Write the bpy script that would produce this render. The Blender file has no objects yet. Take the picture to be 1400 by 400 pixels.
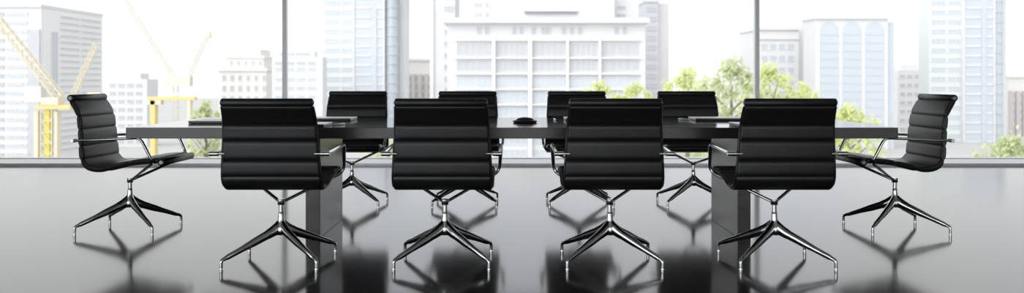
import bpy, bmesh, math, random
from mathutils import Vector, Matrix

random.seed(7)
F = 1210.0            # focal length in pixels of the 1400 px wide frame
HC = 1.005            # eye height
HORIZON = 108.2
GZ = -18.0            # street level outside
SC = bpy.context.scene
COL = SC.collection


def P(x, y, D):
    """point at depth D (metres) seen at photo position x, y"""
    return Vector(((x - 700.0) * D / F, D, HC - (y - HORIZON) * D / F))


# ------------------------------------------------------------------ materials
def new_mat(name):
    m = bpy.data.materials.new(name)
    m.use_nodes = True
    nt = m.node_tree
    return m, nt, nt.nodes['Principled BSDF'], nt.nodes['Material Output']


def simple(name, col, rough=0.5, metal=0.0, ior=1.5, noise=None, bump=None):
    m, nt, b, out = new_mat(name)
    b.inputs['Base Color'].default_value = (*col, 1)
    b.inputs['Roughness'].default_value = rough
    b.inputs['Metallic'].default_value = metal
    b.inputs['IOR'].default_value = ior
    if noise or bump:
        tc = nt.nodes.new('ShaderNodeTexCoord')
    if noise:
        sc, amt = noise
        n = nt.nodes.new('ShaderNodeTexNoise')
        n.inputs['Scale'].default_value = sc
        n.inputs['Detail'].default_value = 4
        nt.links.new(tc.outputs['Object'], n.inputs['Vector'])
        mx = nt.nodes.new('ShaderNodeMix')
        mx.data_type = 'RGBA'
        mx.inputs[6].default_value = (*[c * (1 - amt) for c in col], 1)
        mx.inputs[7].default_value = (*[min(1, c * (1 + amt)) for c in col], 1)
        nt.links.new(n.outputs['Fac'], mx.inputs[0])
        nt.links.new(mx.outputs[2], b.inputs['Base Color'])
    if bump:
        sc, st = bump
        n = nt.nodes.new('ShaderNodeTexNoise')
        n.inputs['Scale'].default_value = sc
        n.inputs['Detail'].default_value = 3
        nt.links.new(tc.outputs['Object'], n.inputs['Vector'])
        bp = nt.nodes.new('ShaderNodeBump')
        bp.inputs['Strength'].default_value = st
        bp.inputs['Distance'].default_value = 0.002
        nt.links.new(n.outputs['Fac'], bp.inputs['Height'])
        nt.links.new(bp.outputs['Normal'], b.inputs['Normal'])
    return m


def wood_mat(name, rough):
    m, nt, b, out = new_mat(name)
    tc = nt.nodes.new('ShaderNodeTexCoord')
    mp = nt.nodes.new('ShaderNodeMapping')
    mp.inputs['Scale'].default_value = (1.2, 40, 40)
    n = nt.nodes.new('ShaderNodeTexNoise')
    n.inputs['Scale'].default_value = 3
    n.inputs['Detail'].default_value = 5
    mx = nt.nodes.new('ShaderNodeMix')
    mx.data_type = 'RGBA'
    mx.inputs[6].default_value = (0.018, 0.016, 0.0155, 1)
    mx.inputs[7].default_value = (0.032, 0.029, 0.028, 1)
    nt.links.new(tc.outputs['Object'], mp.inputs['Vector'])
    nt.links.new(mp.outputs['Vector'], n.inputs['Vector'])
    nt.links.new(n.outputs['Fac'], mx.inputs[0])
    nt.links.new(mx.outputs[2], b.inputs['Base Color'])
    b.inputs['Roughness'].default_value = rough
    b.inputs['IOR'].default_value = 1.6
    return m


def glass_mat():
    m, nt, b, out = new_mat('window_glass')
    nt.nodes.remove(b)
    t = nt.nodes.new('ShaderNodeBsdfTransparent')
    t.inputs['Color'].default_value = (0.985, 0.99, 0.99, 1)
    g = nt.nodes.new('ShaderNodeBsdfGlossy')
    g.inputs['Roughness'].default_value = 0.02
    fr = nt.nodes.new('ShaderNodeFresnel')
    fr.inputs['IOR'].default_value = 1.2
    mx = nt.nodes.new('ShaderNodeMixShader')
    nt.links.new(fr.outputs[0], mx.inputs[0])
    nt.links.new(t.outputs[0], mx.inputs[1])
    nt.links.new(g.outputs[0], mx.inputs[2])
    nt.links.new(mx.outputs[0], out.inputs['Surface'])
    return m


def leaf_mat(name, c1, c2):
    m, nt, b, out = new_mat(name)
    tc = nt.nodes.new('ShaderNodeTexCoord')
    n = nt.nodes.new('ShaderNodeTexNoise')
    n.inputs['Scale'].default_value = 0.7
    n.inputs['Detail'].default_value = 3
    mx = nt.nodes.new('ShaderNodeMix')
    mx.data_type = 'RGBA'
    mx.inputs[6].default_value = (*c1, 1)
    mx.inputs[7].default_value = (*c2, 1)
    nt.links.new(tc.outputs['Object'], n.inputs['Vector'])
    nt.links.new(n.outputs['Fac'], mx.inputs[0])
    nt.links.new(mx.outputs[2], b.inputs['Base Color'])
    b.inputs['Roughness'].default_value = 0.6
    tr = nt.nodes.new('ShaderNodeBsdfTranslucent')
    nt.links.new(mx.outputs[2], tr.inputs['Color'])
    ms = nt.nodes.new('ShaderNodeMixShader')
    ms.inputs[0].default_value = 0.5
    nt.links.new(b.outputs[0], ms.inputs[1])
    nt.links.new(tr.outputs[0], ms.inputs[2])
    nt.links.new(ms.outputs[0], out.inputs['Surface'])
    return m


M = {}
M['leather'] = simple('black_leather', (0.010, 0.010, 0.011), 0.38, bump=(420, 0.25))
M['piping'] = simple('black_piping', (0.012, 0.012, 0.012), 0.3)
M['chrome'] = simple('polished_aluminium', (0.62, 0.62, 0.62), 0.13, 1.0)
M['chrome_ring'] = simple('chrome_ring', (0.85, 0.85, 0.85), 0.1, 1.0)
M['cap_metal'] = simple('dark_cap_metal', (0.22, 0.22, 0.22), 0.3, 1.0)
M['rubber'] = simple('black_rubber', (0.02, 0.02, 0.02), 0.5)
M['wood'] = wood_mat('polished_dark_wood', .09)
M['wood_edge'] = wood_mat('satin_dark_wood', .27)
M['floor'] = simple('black_polished_floor', (0.022, 0.022, 0.024), 0.11, ior=1.6, noise=(1.3, 0.25))
M['wall'] = simple('wall_paint', (0.55, 0.55, 0.56), 0.7, noise=(2, 0.04))
M['ceiling'] = simple('ceiling_paint', (0.75, 0.75, 0.75), 0.8, noise=(2, 0.03))
M['alu'] = simple('window_aluminium', (0.84, 0.85, 0.87), 0.35, 0.3, noise=(8, 0.03))
M['slot'] = simple('grille_slot', (0.012, 0.012, 0.012), 0.9, ior=1.02)
M['glass'] = glass_mat()
M['lap_top'] = simple('laptop_shell', (0.72, 0.72, 0.73), 0.3, 0.4)
M['lap_body'] = simple('laptop_body', (0.012, 0.012, 0.012), 0.3)
M['silver'] = simple('silver_metal', (0.9, 0.9, 0.9), 0.35, 0.7)
M['plastic'] = simple('black_plastic', (0.012, 0.012, 0.013), 0.35)
M['mesh_cloth'] = simple('speaker_mesh', (0.02, 0.02, 0.02), 0.6, bump=(900, 0.5))


def facade(name, col, amt=0.04):
    return simple(name, col, 0.7, noise=(0.15, amt))


M['b_white'] = facade('white_concrete', (0.669, 0.669, 0.672))  # facade colours lifted and flattened to stand in for distance haze
M['b_bright'] = facade('lightened_white_panel', (0.768, 0.768, 0.768))  # white raised further to offset the flank's weak light
M['b_grey'] = facade('grey_concrete', (0.645, 0.645, 0.651))
M['b_cream'] = facade('cream_stone', (0.731, 0.706, 0.675))
M['b_green'] = facade('pale_green_panel', (0.645, 0.669, 0.663))
M['b_brown'] = facade('brown_stone', (0.534, 0.485, 0.479))
M['b_beige'] = facade('beige_grey_panel', (0.620, 0.608, 0.608))
M['b_slate'] = facade('slate_panel', (0.534, 0.540, 0.565))
M['g_blue'] = simple('blue_facade_glass', (0.525, 0.558, 0.597), 0.25, noise=(0.3, 0.08))  # glass tones lightened too, distance haze put into the colour
M['g_deep'] = simple('deep_blue_facade_glass', (0.491, 0.525, 0.569), 0.25, noise=(0.3, 0.08))
M['g_grey'] = simple('grey_facade_glass', (0.481, 0.486, 0.503), 0.3, noise=(0.5, 0.12))
M['g_pale'] = simple('pale_facade_glass', (0.525, 0.558, 0.602), 0.25, noise=(0.3, 0.05))
M['g_white'] = simple('hazed_facade_glass', (0.558, 0.569, 0.581), 0.3, noise=(0.3, 0.05))  # palest glass, haze whitened into its tone
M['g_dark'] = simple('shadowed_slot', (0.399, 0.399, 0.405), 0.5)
M['ground'] = simple('pale_paving', (0.480, 0.480, 0.464), 0.8, noise=(0.05, 0.15))
M['yellow'] = simple('yellow_paint', (0.688, 0.560, 0.240), 0.5)
M['yellow_pale'] = simple('hazed_yellow_paint', (0.704, 0.640, 0.496), 0.6)  # yellow washed toward white, haze put into the paint
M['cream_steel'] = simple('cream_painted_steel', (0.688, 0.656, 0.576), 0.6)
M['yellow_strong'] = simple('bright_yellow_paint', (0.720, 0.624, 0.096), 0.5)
M['cab'] = simple('crane_cab_white', (0.704, 0.696, 0.680), 0.4)
M['leaf_a'] = leaf_mat('yellow_green_leaves', (0.66, 0.72, 0.36), (0.84, 0.86, 0.54))  # leaf greens lightened in place of a haze veil
M['leaf_b'] = leaf_mat('mid_green_leaves', (0.54, 0.60, 0.38), (0.76, 0.80, 0.52))
M['bark'] = simple('tree_bark', (0.22, 0.18, 0.14), 0.9, noise=(3, 0.3))


# ------------------------------------------------------------------ helpers
def link(name, me, parent=None):
    o = bpy.data.objects.new(name, me)
    COL.objects.link(o)
    if parent is not None:
        o.parent = parent
    return o


def finish(name, bm, mats, parent=None, smooth=True, angle=40, origin=None):
    """bm is in the local frame of the parent; origin (if given) is subtracted and set as location"""
    bmesh.ops.recalc_face_normals(bm, faces=bm.faces[:])
    if origin is not None:
        bmesh.ops.translate(bm, verts=bm.verts[:], vec=-Vector(origin))
    me = bpy.data.meshes.new(name)
    if smooth:
        for f in bm.faces:
            f.smooth = True
        ca = math.cos(math.radians(angle))
        for e in bm.edges:
            if len(e.link_faces) == 2:
                if e.link_faces[0].normal.dot(e.link_faces[1].normal) < ca:
                    e.smooth = False
    bm.to_mesh(me)
    bm.free()
    if not isinstance(mats, (list, tuple)):
        mats = [mats]
    for m in mats:
        me.materials.append(M[m])
    o = link(name, me, parent)
    if origin is not None:
        o.location = origin
    return o


def box(bm, lo, hi, bevel=0.0, mat=0, seg=2):
    n0 = set(bm.faces)
    vs = [bm.verts.new((x, y, z)) for x in (lo[0], hi[0]) for y in (lo[1], hi[1]) for z in (lo[2], hi[2])]
    q = [(0, 1, 3, 2), (4, 6, 7, 5), (0, 4, 5, 1), (2, 3, 7, 6), (0, 2, 6, 4), (1, 5, 7, 3)]
    fs = [bm.faces.new([vs[i] for i in f]) for f in q]
    if bevel > 0:
        es = set()
        for f in fs:
            es.update(f.edges)
        bmesh.ops.bevel(bm, geom=list(es), offset=bevel, segments=seg, affect='EDGES', profile=0.5)
    for f in bm.faces:
        if f not in n0:
            f.material_index = mat


def ring_skin(bm, rings, cap=True, mat=0, closed=True):
    vr = [[bm.verts.new(p) for p in r] for r in rings]
    n = len(rings[0])
    for a, b in zip(vr[:-1], vr[1:]):
        for i in range(n):
            f = bm.faces.new((a[i], a[(i + 1) % n], b[(i + 1) % n], b[i]))
            f.material_index = mat
    if cap:
        bm.faces.new(vr[0][::-1]).material_index = mat
        bm.faces.new(vr[-1]).material_index = mat


def sweep(bm, pts, rads, side=Vector((1, 0, 0)), n=12, mat=0):
    """rads: one (half width along side, half height) per point"""
    pts = [Vector(p) for p in pts]
    rings = []
    for i, p in enumerate(pts):
        if i == 0:
            t = pts[1] - pts[0]
        elif i == len(pts) - 1:
            t = pts[-1] - pts[-2]
        else:
            t = (pts[i + 1] - p).normalized() + (p - pts[i - 1]).normalized()
        t.normalize()
        a = side - t * side.dot(t)
        a.normalize()
        b = t.cross(a)
        r = rads[i]
        if not isinstance(r, (tuple, list)):
            r = (r, r)
        rings.append([p + a * (r[0] * math.cos(2 * math.pi * k / n)) + b * (r[1] * math.sin(2 * math.pi * k / n)) for k in range(n)])
    ring_skin(bm, rings, mat=mat)


def fillet(poly, radius, seg=6):
    """poly: list of (point, data) ; returns smoothed list with rounded corners"""
    out = [(Vector(poly[0][0]), poly[0][1])]
    for i in range(1, len(poly) - 1):
        p0, p, p2 = Vector(poly[i - 1][0]), Vector(poly[i][0]), Vector(poly[i + 1][0])
        d = poly[i][1]
        r = poly[i][2] if len(poly[i]) > 2 else radius
        l1, l2 = (p - p0).length, (p2 - p).length
        r = min(r, l1 * 0.48, l2 * 0.48)
        a = p + (p0 - p).normalized() * r
        b = p + (p2 - p).normalized() * r
        for k in range(seg + 1):
            t = k / seg
            out.append(((1 - t) ** 2 * a + 2 * t * (1 - t) * p + t * t * b, d))
    out.append((Vector(poly[-1][0]), poly[-1][1]))
    return out


def lathe(bm, prof, c=(0, 0), n=24, mat=0):
    rings = []
    for r, z in prof:
        r = max(r, 0.0004)
        rings.append([(c[0] + r * math.cos(2 * math.pi * k / n), c[1] + r * math.sin(2 * math.pi * k / n), z) for k in range(n)])
    ring_skin(bm, rings, mat=mat)


def bar(bm, a, b, r, n=6, mat=0):
    a, b = Vector(a), Vector(b)
    t = (b - a).normalized()
    s = Vector((1, 0, 0)) if abs(t.x) < 0.8 else Vector((0, 0, 1))
    sweep(bm, [a, b], [r, r], side=s, n=n, mat=mat)


def tag(o, label, cat, group=None):
    o['label'] = label
    o['category'] = cat
    if group:
        o['group'] = group
    return o


def thing(name, label, cat, loc=(0, 0, 0), rotz=0.0, group=None):
    o = bpy.data.objects.new(name, None)
    o.empty_display_size = 0.1
    COL.objects.link(o)
    o.location = loc
    o.rotation_euler = (0, 0, rotz)
    return tag(o, label, cat, group)


def struct(name, bm, mats, **k):
    o = finish(name, bm, mats, **k)
    o['kind'] = 'structure'
    return o


def copy_tree(o, parent=None):
    c = o.copy()
    COL.objects.link(c)
    c.parent = parent
    for ch in list(o.children):
        copy_tree(ch, c)
    return c


# ------------------------------------------------------------------ the room
XL, XR, YB, YF, ZC = -8.63, 8.85, -4.5, 10.95, 2.9
bm = bmesh.new(); box(bm, (XL - .2, YB - .2, -.2), (XR + .2, 10.20, 0)); struct('floor', bm, 'floor', smooth=False)
bm = bmesh.new(); box(bm, (XL - .2, YB - .2, ZC), (XR + .2, YF + .25, ZC + .25)); struct('ceiling', bm, 'ceiling', smooth=False)
BX0, BX1, BZ0, BZ1 = XL + .5, XR - .5, .06, 2.78  # unseen back wall opened up, glazing added to fill the room from behind
bm = bmesh.new()
box(bm, (XL - .2, YB - .2, 0), (BX0, YB, ZC))
box(bm, (BX1, YB - .2, 0), (XR + .2, YB, ZC))
box(bm, (BX0, YB - .2, 0), (BX1, YB, BZ0))
box(bm, (BX0, YB - .2, BZ1), (BX1, YB, ZC))
struct('wall_back', bm, 'wall', smooth=False)
bm = bmesh.new(); box(bm, (BX0, YB - .11, BZ0), (BX1, YB - .10, BZ1)); struct('window_5', bm, 'glass', smooth=False)
bm = bmesh.new()
for k in range(1, 4):
    x = BX0 + (BX1 - BX0) * k / 4
    box(bm, (x - .025, YB - .16, BZ0), (x + .025, YB - .05, BZ1), bevel=.003)
struct('trim_7', bm, 'alu', angle=15)
bm = bmesh.new(); box(bm, (XR, YB, 0), (XR + .2, YF + .2, ZC)); struct('wall_right', bm, 'wall', smooth=False)
# left wall with a wide unseen window, added to light the table's front edge
WY0, WY1, WZ0, WZ1 = -4.2, 2.6, 0.1, 2.75
bm = bmesh.new()
box(bm, (XL - .2, WY1, 0), (XL, YF + .2, ZC))
box(bm, (XL - .2, YB, 0), (XL, WY0, ZC))
box(bm, (XL - .2, WY0, 0), (XL, WY1, WZ0))
box(bm, (XL - .2, WY0, WZ1), (XL, WY1, ZC))
struct('wall_left', bm, 'wall', smooth=False)
bm = bmesh.new(); box(bm, (XL - .11, WY0, WZ0), (XL - .10, WY1, WZ1)); struct('window_4', bm, 'glass', smooth=False)
# low ledge along the glazing, the slotted floor grille before it
bm = bmesh.new()
box(bm, (XL, 10.29, -.2), (XR, YF - .06, .028), bevel=.004)
struct('trim_1', bm, 'alu', angle=15)
bm = bmesh.new()
box(bm, (XL, 10.20, -.3), (XR, 10.29, -.16), mat=1)
x = XL
while x < XR:
    box(bm, (x, 10.205, -.15), (x + .010, 10.285, -.004), mat=0)
    x += .028
struct('trim_2', bm, ['alu', 'slot'], smooth=False)
# bottom and top rails, mullions
bm = bmesh.new(); box(bm, (XL, YF - .06, -.2), (XR, YF + .08, .036), bevel=.004); struct('trim_3', bm, 'alu', angle=15)
bm = bmesh.new(); box(bm, (XL, YF - .06, ZC - .06), (XR, YF + .08, ZC), bevel=.004); struct('trim_4', bm, 'alu', angle=15)
MX = [-2.805, 3.023]
for i, mx in enumerate(MX):
    bm = bmesh.new()
    box(bm, (mx - .026, YF - .05, .036), (mx + .026, YF - .012, ZC - .06), bevel=.003)
    box(bm, (mx - .018, YF + .012, .036), (mx + .018, YF + .07, ZC - .06), bevel=.003)
    struct('trim_%d' % (5 + i), bm, 'alu', angle=15)
ed = [XL] + MX + [XR]
for i in range(3):
    bm = bmesh.new(); box(bm, (ed[i] + .001, YF - .01, .037), (ed[i + 1] - .001, YF + .01, ZC - .061))
    struct('window_%d' % (i + 1), bm, 'glass', smooth=False)

# ------------------------------------------------------------------ conference table
TD0, TD1, TX, TZ0, TZ1 = 5.29, 6.69, 2.309, 0.6508, 0.7164
table = thing('conference_table', 'long black wooden conference table on two slab legs in mid room', 'table', (0.1, 5.99, 0))
bm = bmesh.new(); box(bm, (-TX - .1, TD0 - 5.99, TZ0), (TX - .1, TD1 - 5.99, TZ1), bevel=.0025)
bm.normal_update()
for f in bm.faces:
    f.material_index = 0 if abs(f.normal.z) > .9 else 1
finish('tabletop', bm, ['wood', 'wood_edge'], table, angle=15)
for xa, xb in ((-1.311, -1.218), (1.432, 1.516)):
    bm = bmesh.new()
    box(bm, (xa - .1, -.37, 0.0), (xb - .1, .37, TZ0), bevel=.003)
    finish('leg', bm, 'wood_edge', table, angle=15, origin=((xa + xb) / 2 - .1, 0, 0))

# ------------------------------------------------------------------ chair
PROF = [(-.287, .868), (-.262, .835), (-.231, .772), (-.219, .688), (-.213, .619), (-.208, .558),
        (-.201, .497), (-.182, .455), (-.145, .431), (-.085, .424), (-.014, .433), (.052, .452), (.146, .470), (.250, .479), (.292, .482)]


def catmull(pts, n=14):
    P_ = [Vector((*p, 0)) for p in pts]
    P_ = [P_[0] * 2 - P_[1]] + P_ + [P_[-1] * 2 - P_[-2]]
    out = []
    for i in range(1, len(P_) - 2):
        a, b, c, d = P_[i - 1], P_[i], P_[i + 1], P_[i + 2]
        for k in range(n):
            t = k / n
            out.append(0.5 * ((2 * b) + (c - a) * t + (2 * a - 5 * b + 4 * c - d) * t * t + (3 * b - a - 3 * c + d) * t ** 3))
    out.append(P_[-2])
    return [(p.x, p.y) for p in out]


DENSE = catmull(PROF)
ARC = [0.0]
for a, b in zip(DENSE[:-1], DENSE[1:]):
    ARC.append(ARC[-1] + math.hypot(b[0] - a[0], b[1] - a[1]))


def at_arc(s):
    s = max(0, min(ARC[-1], s))
    for i in range(len(ARC) - 1):
        if s <= ARC[i + 1]:
            t = (s - ARC[i]) / (ARC[i + 1] - ARC[i])
            a, b = DENSE[i], DENSE[i + 1]
            p = (a[0] + (b[0] - a[0]) * t, a[1] + (b[1] - a[1]) * t)
            d = Vector((b[0] - a[0], b[1] - a[1])).normalized()
            return p, d
    return DENSE[-1], Vector((1, 0))


def arc_where(fn):
    for i, p in enumerate(DENSE):
        if fn(p):
            return ARC[i]


S_BACK = [0.0] + [arc_where(lambda p, h=h: p[1] < h) for h in (.768, .684, .578, .490)]
S_SEAT = [S_BACK[-1]] + [arc_where(lambda p, u=u: p[0] > u) for u in (-.035, .105, .250)] + [ARC[-1]]


def half_width(s):
    (u, h), d = at_arc(s)
    if s < S_BACK[-1]:
        return .238 + (.262 - .238) * (s / S_BACK[-1])
    return .262 + .004 * min(1, (s - S_BACK[-1]) / .15)


def rrect(p, d, W, t, r):
    """rounded rectangle section at profile point p, direction d (u,h); lateral = x"""
    nrm = Vector((-d.y, d.x))
    out = []
    r = min(r, t * .98)
    for sx, sn, a0 in ((1, 1, 0), (-1, 1, 90), (-1, -1, 180), (1, -1, 270)):
        for k in range(5):
            a = math.radians(a0 + k * 22.5)
            lx = sx * (W - r) + r * math.cos(a)
            ln = sn * (t - r) + r * math.sin(a)
            out.append((lx, p[0] + nrm.x * ln, p[1] + nrm.y * ln))
    return out


def cushion(bm, seams, nb=12):
    rings = []
    for j in range(len(seams) - 1):
        s0, s1 = seams[j], seams[j + 1]
        for k in range(nb + 1):
            if k == 0 and j > 0:
                continue
            x = k / nb
            x = 0.5 - 0.5 * math.cos(math.pi * x)
            s = s0 + (s1 - s0) * x
            q = abs(2 * x - 1)
            t = .0090 + .0090 * (1 - q ** 6)
            p, d = at_arc(s)
            W = half_width(s) - (.004 if (k in (0, nb)) else 0)
            rings.append(rrect(p, d, W, t, .012))
    ring_skin(bm, rings)


def roll(bm, c, r, W, n=20):
    rings = []
    for x, rr in ((-W, r * .8), (-W + .004, r), (W - .004, r), (W, r * .8)):
        rings.append([(x, c[0] + rr * math.cos(2 * math.pi * k / n), c[1] + rr * math.sin(2 * math.pi * k / n)) for k in range(n)])
    ring_skin(bm, rings)


def xcyl(bm, c, r, x0, x1, n=16, mat=0, bev=.0015):
    rings = []
    sgn = 1 if x1 > x0 else -1
    for x, rr in ((x0, r - bev), (x0 + sgn * bev, r), (x1 - sgn * bev, r), (x1, r - bev)):
        rings.append([(x, c[0] + rr * math.cos(2 * math.pi * k / n), c[1] + rr * math.sin(2 * math.pi * k / n)) for k in range(n)])
    ring_skin(bm, rings, mat=mat)


ROLL_T, ROLL_F = (-.284, .883), (.314, .470)


def make_chair():
    root = thing('conference_chair', 'x', 'chair', group='armchairs around the conference table')
    # backrest
    bm = bmesh.new()
    cushion(bm, S_BACK)
    roll(bm, ROLL_T, .0225, .239)
    back = finish('backrest', bm, 'leather', root, angle=50)
    bm = bmesh.new()
    cushion(bm, S_SEAT)
    roll(bm, ROLL_F, .0235, .267)
    seat = finish('seat', bm, 'leather', root, angle=50)
    # rods through the two rolled ends, with polished caps
    for par, c, W in ((back, ROLL_T, .239), (seat, ROLL_F, .267)):
        for sg in (-1, 1):
            bm = bmesh.new()
            xcyl(bm, c, .0125, sg * (W - .002), sg * (W + .004))
            xcyl(bm, c, .005, sg * (W + .002), sg * (W + .007))
            o = finish('rod_cap', bm, 'cap_metal', par)
            o['label'] = 'dark metal rod cap'
    # piping down both sides
    for par, s0, s1 in ((back, .01, S_BACK[-1]), (seat, S_SEAT[0], ARC[-1] - .01)):
        for sg in (-1, 1):
            pts = []
            for k in range(33):
                s = s0 + (s1 - s0) * k / 32
                p, d = at_arc(s)
                pts.append((sg * (half_width(s) + .001), p[0], p[1]))
            bm = bmesh.new()
            sweep(bm, pts, [.0065] * len(pts), n=8)
            finish('piping', bm, 'piping', par)
    # arm loops: pad, front upright and strut to the column in one bent tube
    for sg in (-1, 1):
        poly = [((sg * .303, -.232, .613), (.0115, .0085)),
                ((sg * .306, -.10, .618), (.0125, .0085), .05),
                ((sg * .308, .198, .631), (.0125, .0090), .035),
                ((sg * .298, .274, .468), (.0095, .0095), .05),
                ((sg * .014, .012, .330), (.0085, .0085))]
        fp = fillet(poly, .03)
        # blend section sizes along the path
        pts = [p for p, _ in fp]
        rr = [r for _, r in fp]
        bm = bmesh.new()
        sweep(bm, pts, rr, side=Vector((1, 0, 0)), n=14)
        arm = finish('armrest', bm, 'chrome', root, angle=60)
        bm = bmesh.new()
        xcyl(bm, (-.236, .613), .0065, sg * .235, sg * .275)
        xcyl(bm, (-.236, .613), .0125, sg * .268, sg * .318)
        finish('arm_bracket', bm, 'chrome', arm)
    # column
    bm = bmesh.new()
    lathe(bm, [(0, .343), (.018, .343), (.0198, .341), (.0198, .314), (.0185, .312), (0, .312)])
    finish('collar', bm, 'chrome', root)
    bm = bmesh.new()
    lathe(bm, [(0, .314), (.0128, .314), (.0128, .268), (0, .268)])
    finish('column', bm, 'chrome', root)
    bm = bmesh.new()
    lathe(bm, [(0, .273), (.0145, .273), (.0158, .2715), (.0162, .252), (.0182, .232), (.0230, .212), (.0295, .194), (.0335, .176), (.0325, .158), (.024, .146), (0, .143)], n=28)
    finish('hub', bm, 'chrome', root)
    # four star legs with glides
    for k in range(4):
        a = math.radians(45 + 90 * k)
        dx, dy = math.cos(a), math.sin(a)
        lat = Vector((-dy, dx, 0))
        R = .354
        poly = [((.002, .200), (.014, .034)), ((.028, .180), (.019, .034), .015), ((.070, .161), (.0195, .0285), .02),
                ((.200, .1105), (.0155, .0195), .03), ((.325, .0635), (.0108, .0125), .006), ((R, .053), (.0095, .0095), .012), ((R, .010), (.0086, .0086))]
        poly = [(Vector((dx * p[0][0], dy * p[0][0], p[0][1])),) + tuple(p[1:]) for p in poly]
        fp = fillet(poly, .01, seg=4)
        # smooth the radii along length
        pts = [p for p, _ in fp]
        rads = [r for _, r in fp]
        for _ in range(3):
            rads = [rads[0]] + [tuple((rads[i - 1][q] + 2 * rads[i][q] + rads[i + 1][q]) / 4 for q in (0, 1)) for i in range(1, len(rads) - 1)] + [rads[-1]]
        bm = bmesh.new()
        sweep(bm, pts, rads, side=lat, n=12)
        leg = finish('leg', bm, 'chrome', root, angle=60)
        bm = bmesh.new()
        lathe(bm, [(0, .012), (.0095, .012), (.0098, .011), (.0098, .007), (.0075, .0062), (.0075, .0048), (.0098, .004), (.0098, 0.0005), (.009, 0), (0, 0)], c=(dx * R, dy * R), n=16)
        finish('glide', bm, 'chrome_ring', leg)
    return root


FX = [-1.278, -.371, .541, 1.452]
BX = [-1.294, -.373, .544, 1.467]
proto = make_chair()
H = math.pi / 2
spots = [
    (FX[0], 4.90, 0, 'black leather swivel armchair seen from behind, leftmost of the near row'),
    (FX[1], 4.90, 0, 'black leather swivel armchair seen from behind, second from left in the near row'),
    (FX[2], 4.90, 0, 'black leather swivel armchair seen from behind, second from right in the near row'),
    (FX[3], 4.90, 0, 'black leather swivel armchair seen from behind, rightmost of the near row'),
    (BX[0], 7.162, math.pi, 'black armchair facing us across the table, leftmost of the window side row'),
    (BX[1], 7.162, math.pi, 'black armchair on the window side, left of the speakerphone, mostly hidden by a near chair'),
    (BX[2], 7.162, math.pi, 'black armchair on the window side, just right of the speakerphone'),
    (BX[3], 7.162, math.pi, 'black armchair facing us across the table, rightmost of the window side row'),
    (-2.57, 5.957, -H, 'black armchair in side view at the left end of the table, facing right'),
    (2.576, 5.957, H, 'black armchair in side view at the right end of the table, facing left'),
]
for i, (x, y, r, lab) in enumerate(spots):
    o = proto if i == 0 else copy_tree(proto)
    o.location = (x, y, 0)
    o.rotation_euler = (0, 0, r)
    o['label'] = lab


# ------------------------------------------------------------------ things on the table
def make_laptop():
    r = thing('laptop', 'x', 'laptop', group='closed laptops on the table')
    bm = bmesh.new(); box(bm, (-.19, -.13, .001), (.19, .13, .0145), bevel=.003); finish('base', bm, 'lap_body', r, angle=15)
    bm = bmesh.new(); box(bm, (-.192, -.132, .0150), (.192, .132, .0195), bevel=.0018); finish('lid', bm, 'lap_top', r, angle=15)
    bm = bmesh.new(); xcyl(bm, (.126, .0105), .005, -.13, .13); finish('hinge', bm, 'lap_body', r)
    for sx in (-1, 1):
        for sy in (-1, 1):
            bm = bmesh.new(); lathe(bm, [(0, .0012), (.006, .0012), (.006, 0), (0, 0)], c=(sx * .165, sy * .105), n=12); finish('rubber_foot', bm, 'rubber', r)
    return r


lp = make_laptop()
laps = [(-1.308, 6.26, .0, 'closed laptop with silver lid lying before the leftmost window side chair'),
        (-1.325, 5.46, .0, 'closed laptop with silver lid at the near table edge, before the leftmost near chair'),
        (.562, 6.26, .0, 'closed laptop with silver lid mostly hidden behind a near chair, right of the speakerphone'),
        (1.462, 6.26, .0, 'closed laptop with silver lid lying before the rightmost window side chair'),
        (1.560, 5.46, .0, 'closed laptop with silver lid at the near table edge, before the rightmost near chair'),
        (-1.97, 5.93, -H, 'closed laptop with silver lid before the armchair at the left end of the table')]
for i, (x, y, r, lab) in enumerate(laps):
    o = lp if i == 0 else copy_tree(lp)
    o.location = (x, y, TZ1)
    o.rotation_euler = (0, 0, r)
    o['label'] = lab


def make_pen():
    r = thing('pen', 'x', 'pen', group='silver pens on the table')
    bm = bmesh.new()
    prof = [(.0015, -.066), (.003, -.060), (.0052, -.045), (.0055, .0)]
    sweep(bm, [(0, z, .0062) for _, z in prof], [q for q, _ in prof], n=14); finish('barrel', bm, 'silver', r)
    bm = bmesh.new()
    prof = [(.0058, -.001), (.0060, .001), (.0058, .06), (.0045, .064)]
    sweep(bm, [(0, z, .0062) for _, z in prof], [q for q, _ in prof], n=14); finish('cap', bm, 'silver', r)
    bm = bmesh.new(); box(bm, (-.0016, .015, .0118), (.0016, .062, .0138), bevel=.0005); finish('clip', bm, 'silver', r)
    return r


pn = make_pen()
pens = [(-1.085, 5.56, -.35, 'silver pen beside the laptop at the near table edge, left half'),
        (1.215, 6.25, .45, 'silver pen left of the laptop before the rightmost window side chair'),
        (.302, 6.24, .05, 'silver pen between the speakerphone and the half hidden laptop')]
for i, (x, y, r, lab) in enumerate(pens):
    o = pn if i == 0 else copy_tree(pn)
    o.location = (x, y, TZ1)
    o.rotation_euler = (0, 0, r)
    o['label'] = lab

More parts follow.
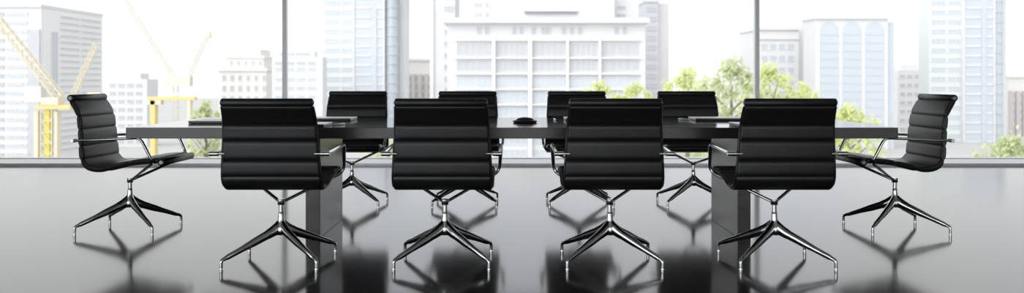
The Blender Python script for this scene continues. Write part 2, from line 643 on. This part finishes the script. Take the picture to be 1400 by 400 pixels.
ph = thing('speakerphone', 'round black domed speakerphone at the middle of the table', 'phone', (.087, 5.90, TZ1))
bm = bmesh.new()
lathe(bm, [(0, 0), (.070, 0), (.078, .003), (.082, .008), (.081, .012), (.072, .0155), (.060, .017), (0, .017)], n=40)
finish('base', bm, 'plastic', ph, angle=60)
bm = bmesh.new()
lathe(bm, [(0, .016), (.061, .016), (.060, .0185), (.054, .0245), (.043, .030), (.028, .034), (.012, .0358), (0, .036)], n=40)
finish('dome', bm, 'mesh_cloth', ph, angle=60)
bm = bmesh.new()
for k in range(3):
    a = math.radians(-90 + (k - 1) * 22)
    lathe(bm, [(0, .0165), (.005, .0165), (.0052, .0175), (.004, .0182), (0, .0183)], c=(.068 * math.cos(a), .068 * math.sin(a)), n=12)
finish('buttons', bm, 'rubber', ph)

# ------------------------------------------------------------------ the city outside
bm = bmesh.new(); box(bm, (-500, 14, GZ - .5), (500, 900, GZ)); struct('ground', bm, 'ground', smooth=False)

WIN = {}


def window_mesh(w, h, npane, g, fr):
    key = (round(w, 2), round(h, 2), npane, g, fr)
    if key in WIN:
        return WIN[key]
    bm = bmesh.new()
    f = min(.12, w * .06, h * .12)
    box(bm, (-w / 2 + f * .5, -.10, -h / 2 + f * .5), (w / 2 - f * .5, .05, h / 2 - f * .5), mat=0)
    box(bm, (-w / 2, -.18, h / 2 - f), (w / 2, .05, h / 2), mat=1)
    box(bm, (-w / 2, -.18, -h / 2), (w / 2, .05, -h / 2 + f), mat=1)
    for k in range(npane + 1):
        x = -w / 2 + f / 2 + (w - f) * k / npane
        box(bm, (x - f / 2, -.17, -h / 2 + f), (x + f / 2, .05, h / 2 - f), mat=1)
    me = bpy.data.meshes.new('window')
    bmesh.ops.recalc_face_normals(bm, faces=bm.faces[:])
    bm.to_mesh(me)
    bm.free()
    me.materials.append(M[g]); me.materials.append(M[fr])
    WIN[key] = me
    return me


class Building:
    def __init__(s, label, x0, x1, ytop, D, depth, mat, name='office_tower', cat='building', group='city buildings outside the window'):
        s.D = D
        a, b = P(x0, ytop, D), P(x1, ytop, D)
        s.root = thing(name, label, cat, ((a.x + b.x) / 2, D + depth / 2, GZ), group=group)
        s.loc = Vector(s.root.location)
        s.part('wall', x0, x1, ytop, None, 0, depth, mat)

    def part(s, nm, x0, x1, y0, y1, d0, d1, mat, bev=0.0):
        """box between photo columns x0..x1 and rows y0..y1 (None = street), d0..d1 behind the facade plane"""
        a = P(x0, y0, s.D)
        b = P(x1, y1 if y1 is not None else y0, s.D)
        z0 = b.z if y1 is not None else GZ
        bm = bmesh.new()
        c = Vector(((a.x + b.x) / 2, s.D + (d0 + d1) / 2, z0))
        box(bm, (a.x - c.x, s.D + d0 - c.y, 0), (b.x - c.x, s.D + d1 - c.y, a.z - z0), bevel=bev)
        o = finish(nm, bm, mat, s.root, smooth=False)
        o.location = c - s.loc
        return o

    def win(s, x0, x1, y0, y1, npane=3, g='g_blue', fr='b_white', d=0.0):
        a, b = P(x0, y0, s.D), P(x1, y1, s.D)
        me = window_mesh(b.x - a.x, a.z - b.z, npane, g, fr)
        o = link('window', me, s.root)
        o.location = Vector(((a.x + b.x) / 2, s.D + d, (a.z + b.z) / 2)) - s.loc
        return o

    def side_win(s, X, right, d0, d1, y0, y1, npane, g, fr):
        """window on a flank wall; X world x of that flank"""
        a, b = P(0, y0, s.D), P(0, y1, s.D)
        me = window_mesh(d1 - d0, a.z - b.z, npane, g, fr)
        o = link('window', me, s.root)
        o.location = Vector((X, s.D + (d0 + d1) / 2, (a.z + b.z) / 2)) - s.loc
        o.rotation_euler = (0, 0, H if right else -H)
        return o


# grey stepped tower, far left
b = Building('high rise at the far left edge behind the yellow crane, grey face and white flank', -75, 57, 9, 170, 25, 'b_grey')
b.part('roof_parapet', -76, 57.5, 6, 10, -.4, 25.4, 'b_white')
for y in range(16, 216, 12):
    b.win(-70, -6, y, y + 6, 8, 'g_white', 'b_grey')
    b.win(0, 6, y + 1, y + 6, 2, 'g_grey', 'b_grey')
    b.win(10, 38, y + 1, y + 5, 4, 'g_white', 'b_white')
b.part('stair_recess', 39, 55, 40, 212, -.3, .2, 'g_grey')
b.part('flank_wall', 56, 57.8, 12, None, .3, 25, 'b_bright')
FXR = P(57.8, 0, 170).x
b.side_win(FXR, True, 3.2, 5.6, 42, 200, 2, 'g_blue', 'b_white')
for y in range(18, 214, 9):
    b.side_win(FXR, True, 6.6, 14.5, y, y + 3.4, 6, 'g_white', 'b_bright')
    b.side_win(FXR, True, 15.2, 23.8, y, y + 3.4, 6, 'g_white', 'b_bright')
b = Building('low white block with grey windows left of the yellow gantry', 147, 201, 108, 250, 8, 'b_white', name='office_block')
b.part('roof_hut', 160, 190, 100, 108, 1, 7, 'b_white')
for y in range(114, 212, 11):
    for x in range(150, 198, 12):
        b.win(x, x + 8, y, y + 5.5, 2, 'g_grey', 'b_white')
# cream stone building with a stepped crown
b = Building('cream stone building with stepped crown, just left of the left mullion', 299, 364, 96, 300, 26, 'b_cream', name='stone_building')
b.part('cornice', 297, 366, 93, 97, -.8, 26.8, 'b_cream')
b.part('attic', 307, 358, 79, 93, 2, 22, 'b_cream')
b.part('attic_cornice', 305, 360, 76, 79, 1.4, 22.6, 'b_cream')
b.part('lantern', 318, 350, 68, 76, 5, 18, 'b_cream')
bm = bmesh.new()
a0, a1 = P(317, 68, 300), P(351, 60, 300)
cx = (a0.x + a1.x) / 2
vs = [bm.verts.new(v) for v in ((a0.x, 305, a0.z), (a1.x, 305, a0.z), (a1.x, 318, a0.z), (a0.x, 318, a0.z), (cx - 1.4, 310, a1.z), (cx + 1.4, 310, a1.z), (cx + 1.4, 313, a1.z), (cx - 1.4, 313, a1.z))]
for f in ((0, 1, 5, 4), (1, 2, 6, 5), (2, 3, 7, 6), (3, 0, 4, 7), (4, 5, 6, 7), (3, 2, 1, 0)):
    bm.faces.new([vs[i] for i in f])
bmesh.ops.translate(bm, verts=bm.verts[:], vec=-b.loc)
finish('roof', bm, 'b_cream', b.root, smooth=False)
for x in range(312, 354, 10):
    b.win(x, x + 4, 83, 90, 1, 'g_grey', 'b_cream', d=2)
for y in range(103, 212, 14):
    for x in range(304, 360, 11):
        b.win(x, x + 5, y, y + 8, 1, 'g_grey', 'b_cream')
# white block crossing the left mullion
b = Building('white flat roofed block behind the left mullion, beside the pale green tower', 372, 441, 78, 260, 6, 'b_white', name='office_block')
b.part('penthouse', 376, 428, 70, 78, 2, 6, 'b_white')
for y in (84, 92, 106, 118, 130, 142, 154, 192, 203):
    for x in range(376, 436, 15):
        b.win(x, x + 11, y, y + 5, 3, 'g_grey' if y == 84 else 'g_pale', 'b_white')
for x in (380, 402):
    b.win(x, x + 20, 71.5, 76.5, 3, 'g_grey', 'b_white', d=2)


def glass_tower(label, x0, D, dep, sc=1.0):
    X = lambda q: x0 + q * sc
    b = Building(label, X(0), X(45), -25, D, dep, 'b_green')
    b.part('glass_wing', X(45), X(85), -28, None, -1.5, dep - 1, 'g_pale')
    # rounded dark blue prow made of a half cylinder
    a, c = P(X(85), -32, D), P(X(102), -32, D)
    bm = bmesh.new()
    r = (c.x - a.x) / 2
    prof = [(0, 0), (r, 0)]
    z = 2.0
    while z < a.z - GZ - 1.5:
        prof += [(r, z), (r + .25, z + .05), (r + .25, z + .6), (r, z + .65)]
        z += 3.1
    lathe(bm, prof + [(r, a.z - GZ), (0, a.z - GZ)], n=24)
    o = finish('curved_prow', bm, 'g_deep', b.root)
    o.location = Vector(((a.x + c.x) / 2, D + 1, GZ)) - b.loc
    b.part('rear_slab', X(80), X(111), -22, None, dep * .3, dep, 'b_green')
    b.part('pier', X(43), X(45), -25, None, -1.8, .2, 'b_white')
    b.part('pier', X(84), X(86), -30, None, -2.0, .2, 'b_white')
    b.part('recess', X(68), X(75), 12, None, -1.75, -1.4, 'g_blue')
    for y in range(-12, 214, 13):
        b.win(X(3), X(23), y, y + 6, 3, 'g_pale', 'b_green')
        b.win(X(26), X(42), y, y + 6, 3, 'g_pale', 'b_green')
        b.part('spandrel', X(46), X(67.5), y + 9, y + 11.5, -1.7, -1.4, 'b_white')
        b.part('spandrel', X(75.5), X(83.5), y + 9, y + 11.5, -1.7, -1.4, 'b_white')
    return b


glass_tower('tall pale green and glass tower left of centre, between two chairs', 441, 290, 16)
glass_tower('tall pale green and glass tower behind the right end chair', 1270, 270, 7)


def brown_block(label, x0, x1, yt, D):
    b = Building(label, x0, x1, yt, D, 20, 'b_cream', name='apartment_block')
    b.part('cornice', x0 - 1, x1 + 1, yt - 2, yt + 1, -.6, 20.6, 'b_cream')
    n = max(3, int((x1 - x0) / 9))
    w = (x1 - x0) / n
    for k in range(n):
        b.part('brick_pier', x0 + k * w + .5, x0 + k * w + w * .62, yt + 19, None, -.8, .2, 'b_brown')
    for k in range(n):
        for y in range(int(yt) + 22, 212, 11):
            b.win(x0 + k * w + w * .66, x0 + (k + 1) * w - .3, y, y + 7, 1, 'g_grey', 'b_cream')
    return b


brown_block('small brown and cream block beside the pale tower left of centre', 553, 589, 82, 330)
brown_block('brown and cream block at the far right edge', 1378, 1425, 105, 300)

# slim white tower left of the main office
b = Building('slim white tower rising past the frame, left of the wide office', 588, 622, -25, 226, 20, 'b_white')
b.part('edge_pier', 588, 593, -62, None, -.6, .2, 'b_white')
for y in range(-10, 214, 16):
    b.win(607, 620, y + 2, y + 10, 3, 'g_grey', 'b_white')
# the wide white office
b = Building('wide white office block with window bands in the middle of the view', 612, 882, 32, 190, 26, 'b_white', name='office_block')
b.part('roof_slab', 606, 886, 25, 32, -2.2, 27, 'b_grey')
b.part('upper_storey', 634, 842, -40, 25, 3, 24, 'b_white')
b.part('upper_storey', 842, 880, -5, 25, 8, 24, 'b_white')
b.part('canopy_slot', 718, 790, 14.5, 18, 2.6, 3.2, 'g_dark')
b.part('canopy', 716, 792, 11.5, 14.5, 1.6, 3.2, 'b_white')
for y in (-12, 2, 16):
    b.win(648, 659, y, y + 7, 2, 'g_grey', 'b_white', d=3)
    b.win(663, 668, y, y + 7, 1, 'g_grey', 'b_white', d=3)
for y in (4, 15):
    b.win(850, 862, y, y + 5, 2, 'g_grey', 'b_white', d=8)
for x in (652, 663, 700, 710, 727, 740, 747, 768, 779, 790, 840, 851):
    b.win(x, x + 6, 37, 47, 1, 'g_grey', 'b_white')
bays = [(624, 671), (679, 720.5), (728.5, 772), (779, 816), (823, 874)]
rows = [(59, 76), (82.5, 97), (104, 118), (125, 139), (146, 160), (167, 181), (188, 198), (204, 213)]
for i, (y0, y1) in enumerate(rows):
    for x0, x1 in bays:
        b.win(x0, x1, y0, y1, 5, 'g_grey' if i in (0, 1) else 'g_pale', 'b_white')
for x0, x1 in ((672.5, 677.5), (721.5, 727.5), (773.5, 777.5), (817.5, 821.5)):
    b.part('pier', x0, x1, 52, None, -1.0, .2, 'b_white')
for y in (54, 78.5, 100, 121, 142, 163, 184):
    b.part('ledge', 622, 876, y, y + 2, -.9, .2, 'b_white')
# slate and beige tower right of it
b = Building('slim slate and beige tower standing right of the wide office', 882, 900, 2, 245, 20, 'b_slate')
b.part('beige_wing', 900, 916, 4, None, 1.5, 20, 'b_beige')
b.part('roof_parapet', 881, 901, -1, 3, -.4, 20.4, 'b_beige')
for y in range(10, 214, 13):
    b.win(884, 897, y, y + 6, 3, 'g_grey', 'b_slate')
# pale blocks right of centre
b = Building('pale grey stepped block left of the right mullion, above the trees', 1012, 1031, 55, 350, 20, 'b_grey', name='office_block')
b.part('set_back', 1020, 1031, 48, 55, 4, 18, 'b_grey')
for y in range(62, 200, 12):
    b.win(1014, 1029, y, y + 5, 3, 'g_pale', 'b_white')
b = Building('pale block with a taller white wing, just right of the right mullion', 1037, 1092, 40, 268, 22, 'b_white', name='office_block')
b.part('tall_wing', 1060, 1118, 5, None, 5, 22, 'b_white')
b.part('cornice', 1035, 1094, 37, 41, -.8, 22.6, 'b_white')
b.part('ledge', 1037, 1092, 52, 54, -.5, .2, 'b_grey')
for y in range(60, 212, 16):
    for x in range(1041, 1086, 12):
        b.win(x, x + 8, y, y + 8, 2, 'g_pale', 'b_white')
# tower with three arched glass bays
b = Building('white tower with three arched blue glass bays, right of centre', 1115, 1214, 25, 240, 10, 'b_white')
b.part('roof_slab', 1113, 1216, 21, 26, -.8, 10.8, 'b_white')
b.part('slate_flank', 1214, 1224, 30, None, .8, 9, 'g_blue')
for x0, x1 in ((1121, 1146), (1152, 1177), (1183, 1208)):
    a, c = P(x0, 42, 240), P(x1, 42, 240)
    r = (c.x - a.x) / 2
    out = [(-r, GZ), (r, GZ)] + [(r * math.cos(math.radians(t)), a.z + r * math.sin(math.radians(t))) for t in range(0, 181, 12)]
    bm = bmesh.new()
    f = [bm.verts.new((q[0], -.25, q[1] - GZ)) for q in out]
    g = [bm.verts.new((q[0], .25, q[1] - GZ)) for q in out]
    bm.faces.new(f); bm.faces.new(g[::-1])
    for i in range(len(out)):
        j = (i + 1) % len(out)
        bm.faces.new((f[i], g[i], g[j], f[j]))
    o = finish('glass_bay', bm, 'g_pale', b.root, smooth=False)
    o.location = Vector(((a.x + c.x) / 2, 240, GZ)) - b.loc
    for y in range(46, 214, 11):
        b.part('floor_band', x0 + .5, x1 - .5, y, y + 2.2, -.35, .2, 'g_blue')
b = Building('low white block between the arched tower and the right glass tower', 1227, 1270, 96, 320, 22, 'b_white', name='office_block')
b.part('penthouse', 1238, 1262, 88, 96, 4, 18, 'b_white')
for y in range(102, 212, 12):
    for x in range(1230, 1266, 10):
        b.win(x, x + 7, y, y + 5, 2, 'g_grey', 'b_white')


# ------------------------------------------------------------------ cranes
def truss(bm, a, b, w, n, r):
    a, b = Vector(a), Vector(b)
    t = (b - a).normalized()
    s = Vector((0, 1, 0))
    q = t.cross(s).normalized()
    cs = [s * w / 2 + q * w / 2, s * w / 2 - q * w / 2, -s * w / 2 - q * w / 2, -s * w / 2 + q * w / 2]
    for c in cs:
        bar(bm, a + c, b + c, r, 5)
    for k in range(n):
        p0 = a + (b - a) * (k / n)
        p1 = a + (b - a) * ((k + 1) / n)
        for i in range(4):
            j = (i + 1) % 4
            bar(bm, p0 + cs[i], p1 + cs[j], r * .7, 4)
            bar(bm, p0 + cs[i], p0 + cs[j], r * .7, 4)


def crane(label, D, mast_x, mast_y, jib, w, mat, extras=()):
    foot = P(mast_x, mast_y, D)
    root = thing('tower_crane', label, 'crane', (foot.x, D, GZ), group='construction cranes outside the window')
    off = Vector(root.location)

    def part(nm, fn, m):
        bm = bmesh.new(); fn(bm)
        bmesh.ops.translate(bm, verts=bm.verts[:], vec=-off)
        return finish(nm, bm, m, root, smooth=False)
    part('mast', lambda bm: truss(bm, (foot.x, D, GZ), (foot.x, D, foot.z), w * 1.5, int((foot.z - GZ) / (w * 1.5)), w * .09), mat)
    for (ax, ay, bx, by) in jib:
        pa, pb = P(ax, ay, D), P(bx, by, D)
        part('jib', lambda bm: truss(bm, pa, pb, w, max(4, int((pb - pa).length / w)), w * .085), mat)
    for nm, x0, x1, y0, y1, dd, m in extras:
        pa, pb = P(x0, y0, D), P(x1, y1, D)
        part(nm, lambda bm: box(bm, (pa.x, D - dd, pb.z), (pb.x, D + dd, pa.z), bevel=.05), m)
    return root


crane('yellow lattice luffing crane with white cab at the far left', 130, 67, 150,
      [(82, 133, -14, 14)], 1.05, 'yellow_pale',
      [('turntable', 52, 100, 143, 149, .9, 'yellow'), ('cab', 38, 60, 118, 139, .9, 'cab'), ('machine_deck', 60, 84, 133, 143, 1.0, 'yellow_pale'),
       ('ladder_shaft', 63, 70, 150, 216, .5, 'yellow_strong'), ('lift_frame', 49, 55, 152, 216, .6, 'yellow_pale'), ('lift_frame', 76, 81, 152, 216, .6, 'yellow_pale')])
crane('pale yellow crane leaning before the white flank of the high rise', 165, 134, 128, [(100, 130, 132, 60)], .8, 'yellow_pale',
      [('turntable', 122, 140, 126, 131, .8, 'yellow_pale')])
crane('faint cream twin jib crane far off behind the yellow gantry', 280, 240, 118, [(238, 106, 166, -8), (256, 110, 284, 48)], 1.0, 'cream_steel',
      [('machine_deck', 226, 262, 104, 118, 1.4, 'cream_steel'), ('hook_block', 281, 288, 44, 52, .7, 'yellow_pale')])
g = P(210, 133, 165)
gt = thing('gantry', 'yellow steel gantry frame beside the left tree', 'gantry', (g.x, 165, GZ))
gof = Vector(gt.location)
for nm, x0, x1, y0, y1, m in (('beam', 203, 268, 132, 137, 'yellow'), ('post', 207, 214, 137, None, 'yellow'), ('post', 258, 262, 137, None, 'yellow_pale'), ('bracket', 203, 222, 137, 143, 'yellow_pale')):
    pa = P(x0, y0, 165); pb = P(x1, y1 if y1 else y0, 165)
    bm = bmesh.new(); box(bm, (pa.x, 164.3, pb.z if y1 else GZ), (pb.x, 165.7, pa.z), bevel=.05)
    bmesh.ops.translate(bm, verts=bm.verts[:], vec=-gof)
    finish(nm, bm, m, gt, smooth=False)


# ------------------------------------------------------------------ trees
def tree(label, x, ytop, D, rpx, hpx, nleaf, lm):
    rpx *= 1.15
    nleaf = int(nleaf * 0.9)
    rnd = random.Random(int(x * 13 + D))
    top = P(x, ytop, D)
    R = rpx * D / F
    Hc = hpx * D / F
    root = thing('tree', label, 'tree', (top.x, D, GZ), group='trees outside the window')
    ztop = top.z - GZ
    zc0 = ztop - Hc
    bm = bmesh.new()
    pts = [(0, 0, 0), (.1, 0, zc0 * .6), (-.05, .1, zc0 + Hc * .3), (.05, 0, ztop - Hc * .25)]
    sweep(bm, pts, [.32, .24, .15, .04], n=8)
    for k in range(7):
        a = rnd.uniform(0, 6.28)
        z = zc0 + Hc * rnd.uniform(.05, .5)
        e = Vector((math.cos(a) * R * .7, math.sin(a) * R * .7, z + Hc * rnd.uniform(.15, .35)))
        sweep(bm, [Vector((0, 0, z)), e * .5 + Vector((0, 0, z * .5)), e], [.09, .06, .02], side=Vector((0, 0, 1)), n=6)
    finish('trunk', bm, 'bark', root)
    bm = bmesh.new()
    clumps = []
    for k in range(80):
        a = rnd.uniform(0, 6.28)
        zz = rnd.random()
        rr = R * math.sqrt(rnd.random()) * math.sqrt(max(.05, 1 - (2 * zz - .9) ** 2)) * .95
        clumps.append((Vector((rr * math.cos(a), rr * math.sin(a), zc0 + Hc * (.06 + .86 * zz))), R * rnd.uniform(.08, .20)))
    for i in range(nleaf):
        c, cr = clumps[rnd.randrange(len(clumps))]
        d = Vector((rnd.gauss(0, 1), rnd.gauss(0, 1), rnd.gauss(0, 1))).normalized()
        p = c + d * cr * abs(rnd.gauss(0, .75))
        if rnd.random() < .12:
            a = rnd.uniform(0, 6.28); zz = rnd.random()
            rr = R * math.sqrt(rnd.random()) * math.sqrt(max(.05, 1 - (2 * zz - .9) ** 2))
            p = Vector((rr * math.cos(a), rr * math.sin(a), zc0 + Hc * zz))
        n = (d + Vector((rnd.gauss(0, .6), rnd.gauss(0, .6), rnd.gauss(0, .6) + .3))).normalized()
        u = n.orthogonal().normalized()
        v = n.cross(u)
        s = rnd.uniform(.08, .17) * (D / 65.0) ** .5
        q = [p - u * s * 1.5, p + v * s * .7 + n * s * .2, p + u * s * 1.5, p - v * s * .7 + n * s * .2]
        bm.faces.new([bm.verts.new(w) for w in q])
    o = finish('crown', bm, lm, root, smooth=False)
    return root


tree('yellow green tree beside the yellow gantry, above the left table end', 282, 136, 95, 24, 95, 2600, 'leaf_b')
tree('bright yellow green tree top just above the second window side chair from right', 818, 110, 75, 36, 90, 3000, 'leaf_a')
tree('small bright tree left of the slate tower foot', 868, 112, 82, 32, 90, 2600, 'leaf_a')
tree('bright tree before the sky, above the rightmost window side chair', 940, 92, 70, 48, 115, 4200, 'leaf_a')
tree('large mid green tree just left of the right mullion', 1000, 80, 62, 52, 140, 5200, 'leaf_b')
tree('large bright tree crossed by the right mullion', 1052, 84, 72, 46, 130, 4200, 'leaf_a')
tree('low yellow green tree before the white block, right of the right mullion', 1100, 112, 84, 36, 100, 3000, 'leaf_a')
tree('low bright tree behind the right end of the table', 1160, 142, 66, 42, 90, 3200, 'leaf_a')
tree('low green tree in the bottom right corner of the window', 1382, 186, 60, 46, 80, 3200, 'leaf_b')
tree('low green tree seen under the table, left half', 530, 192, 110, 40, 60, 2200, 'leaf_b')
tree('low green tree seen under the table, right half', 945, 190, 105, 46, 60, 2400, 'leaf_b')

# ------------------------------------------------------------------ sky
w = bpy.data.worlds.new('World')
SC.world = w
w.use_nodes = True
nt = w.node_tree
bg = nt.nodes['Background']
tc = nt.nodes.new('ShaderNodeTexCoord')
nz = nt.nodes.new('ShaderNodeTexNoise')
nz.inputs['Scale'].default_value = 3.0
nz.inputs['Detail'].default_value = 4
nt.links.new(tc.outputs['Generated'], nz.inputs['Vector'])
mx = nt.nodes.new('ShaderNodeMix')
mx.data_type = 'RGBA'
mx.inputs[6].default_value = (.93, .955, 1.0, 1)
mx.inputs[7].default_value = (1, 1, 1, 1)
mr0 = nt.nodes.new('ShaderNodeMapRange')
mr0.inputs[1].default_value = .4
mr0.inputs[2].default_value = .6
nt.links.new(nz.outputs['Fac'], mr0.inputs[0])
nt.links.new(mr0.outputs[0], mx.inputs[0])
nt.links.new(mx.outputs[2], bg.inputs['Color'])
dt = nt.nodes.new('ShaderNodeVectorMath')
dt.operation = 'DOT_PRODUCT'
dt.inputs[1].default_value = Vector((-.70, -.66, .30)).normalized()  # rear left sky, out of view, brightened as added fill light
nt.links.new(tc.outputs['Generated'], dt.inputs[0])
mr = nt.nodes.new('ShaderNodeMapRange')
mr.interpolation_type = 'SMOOTHSTEP'
mr.inputs[1].default_value = .35
mr.inputs[2].default_value = 1.0
mr.inputs[3].default_value = 1.25
mr.inputs[4].default_value = 3.7
nt.links.new(dt.outputs['Value'], mr.inputs[0])
nt.links.new(mr.outputs[0], bg.inputs['Strength'])

# ------------------------------------------------------------------ camera and view
cam = bpy.data.cameras.new('Camera')
co = bpy.data.objects.new('Camera', cam)
COL.objects.link(co)
co.location = (0, 0, HC)
co.rotation_euler = (math.pi / 2, 0, 0)
cam.sensor_width = 36
cam.sensor_fit = 'HORIZONTAL'
cam.lens = F / 1400 * 36
cam.shift_y = -(200 - HORIZON) / 1400
cam.clip_start = .05
cam.clip_end = 2000
cam.dof.use_dof = True
cam.dof.focus_distance = 5.8
cam.dof.aperture_fstop = 2.2
SC.camera = co
SC.view_settings.view_transform = 'Standard'
SC.view_settings.look = 'None'
SC.view_settings.gamma = 1
SC.view_settings.exposure = 0
SC.view_settings.use_curve_mapping = False
SC.cycles.use_denoising = True
SC.cycles.max_bounces = 10
SC.cycles.diffuse_bounces = 4
SC.cycles.glossy_bounces = 5
SC.cycles.transparent_max_bounces = 16
SC.cycles.sample_clamp_indirect = 8
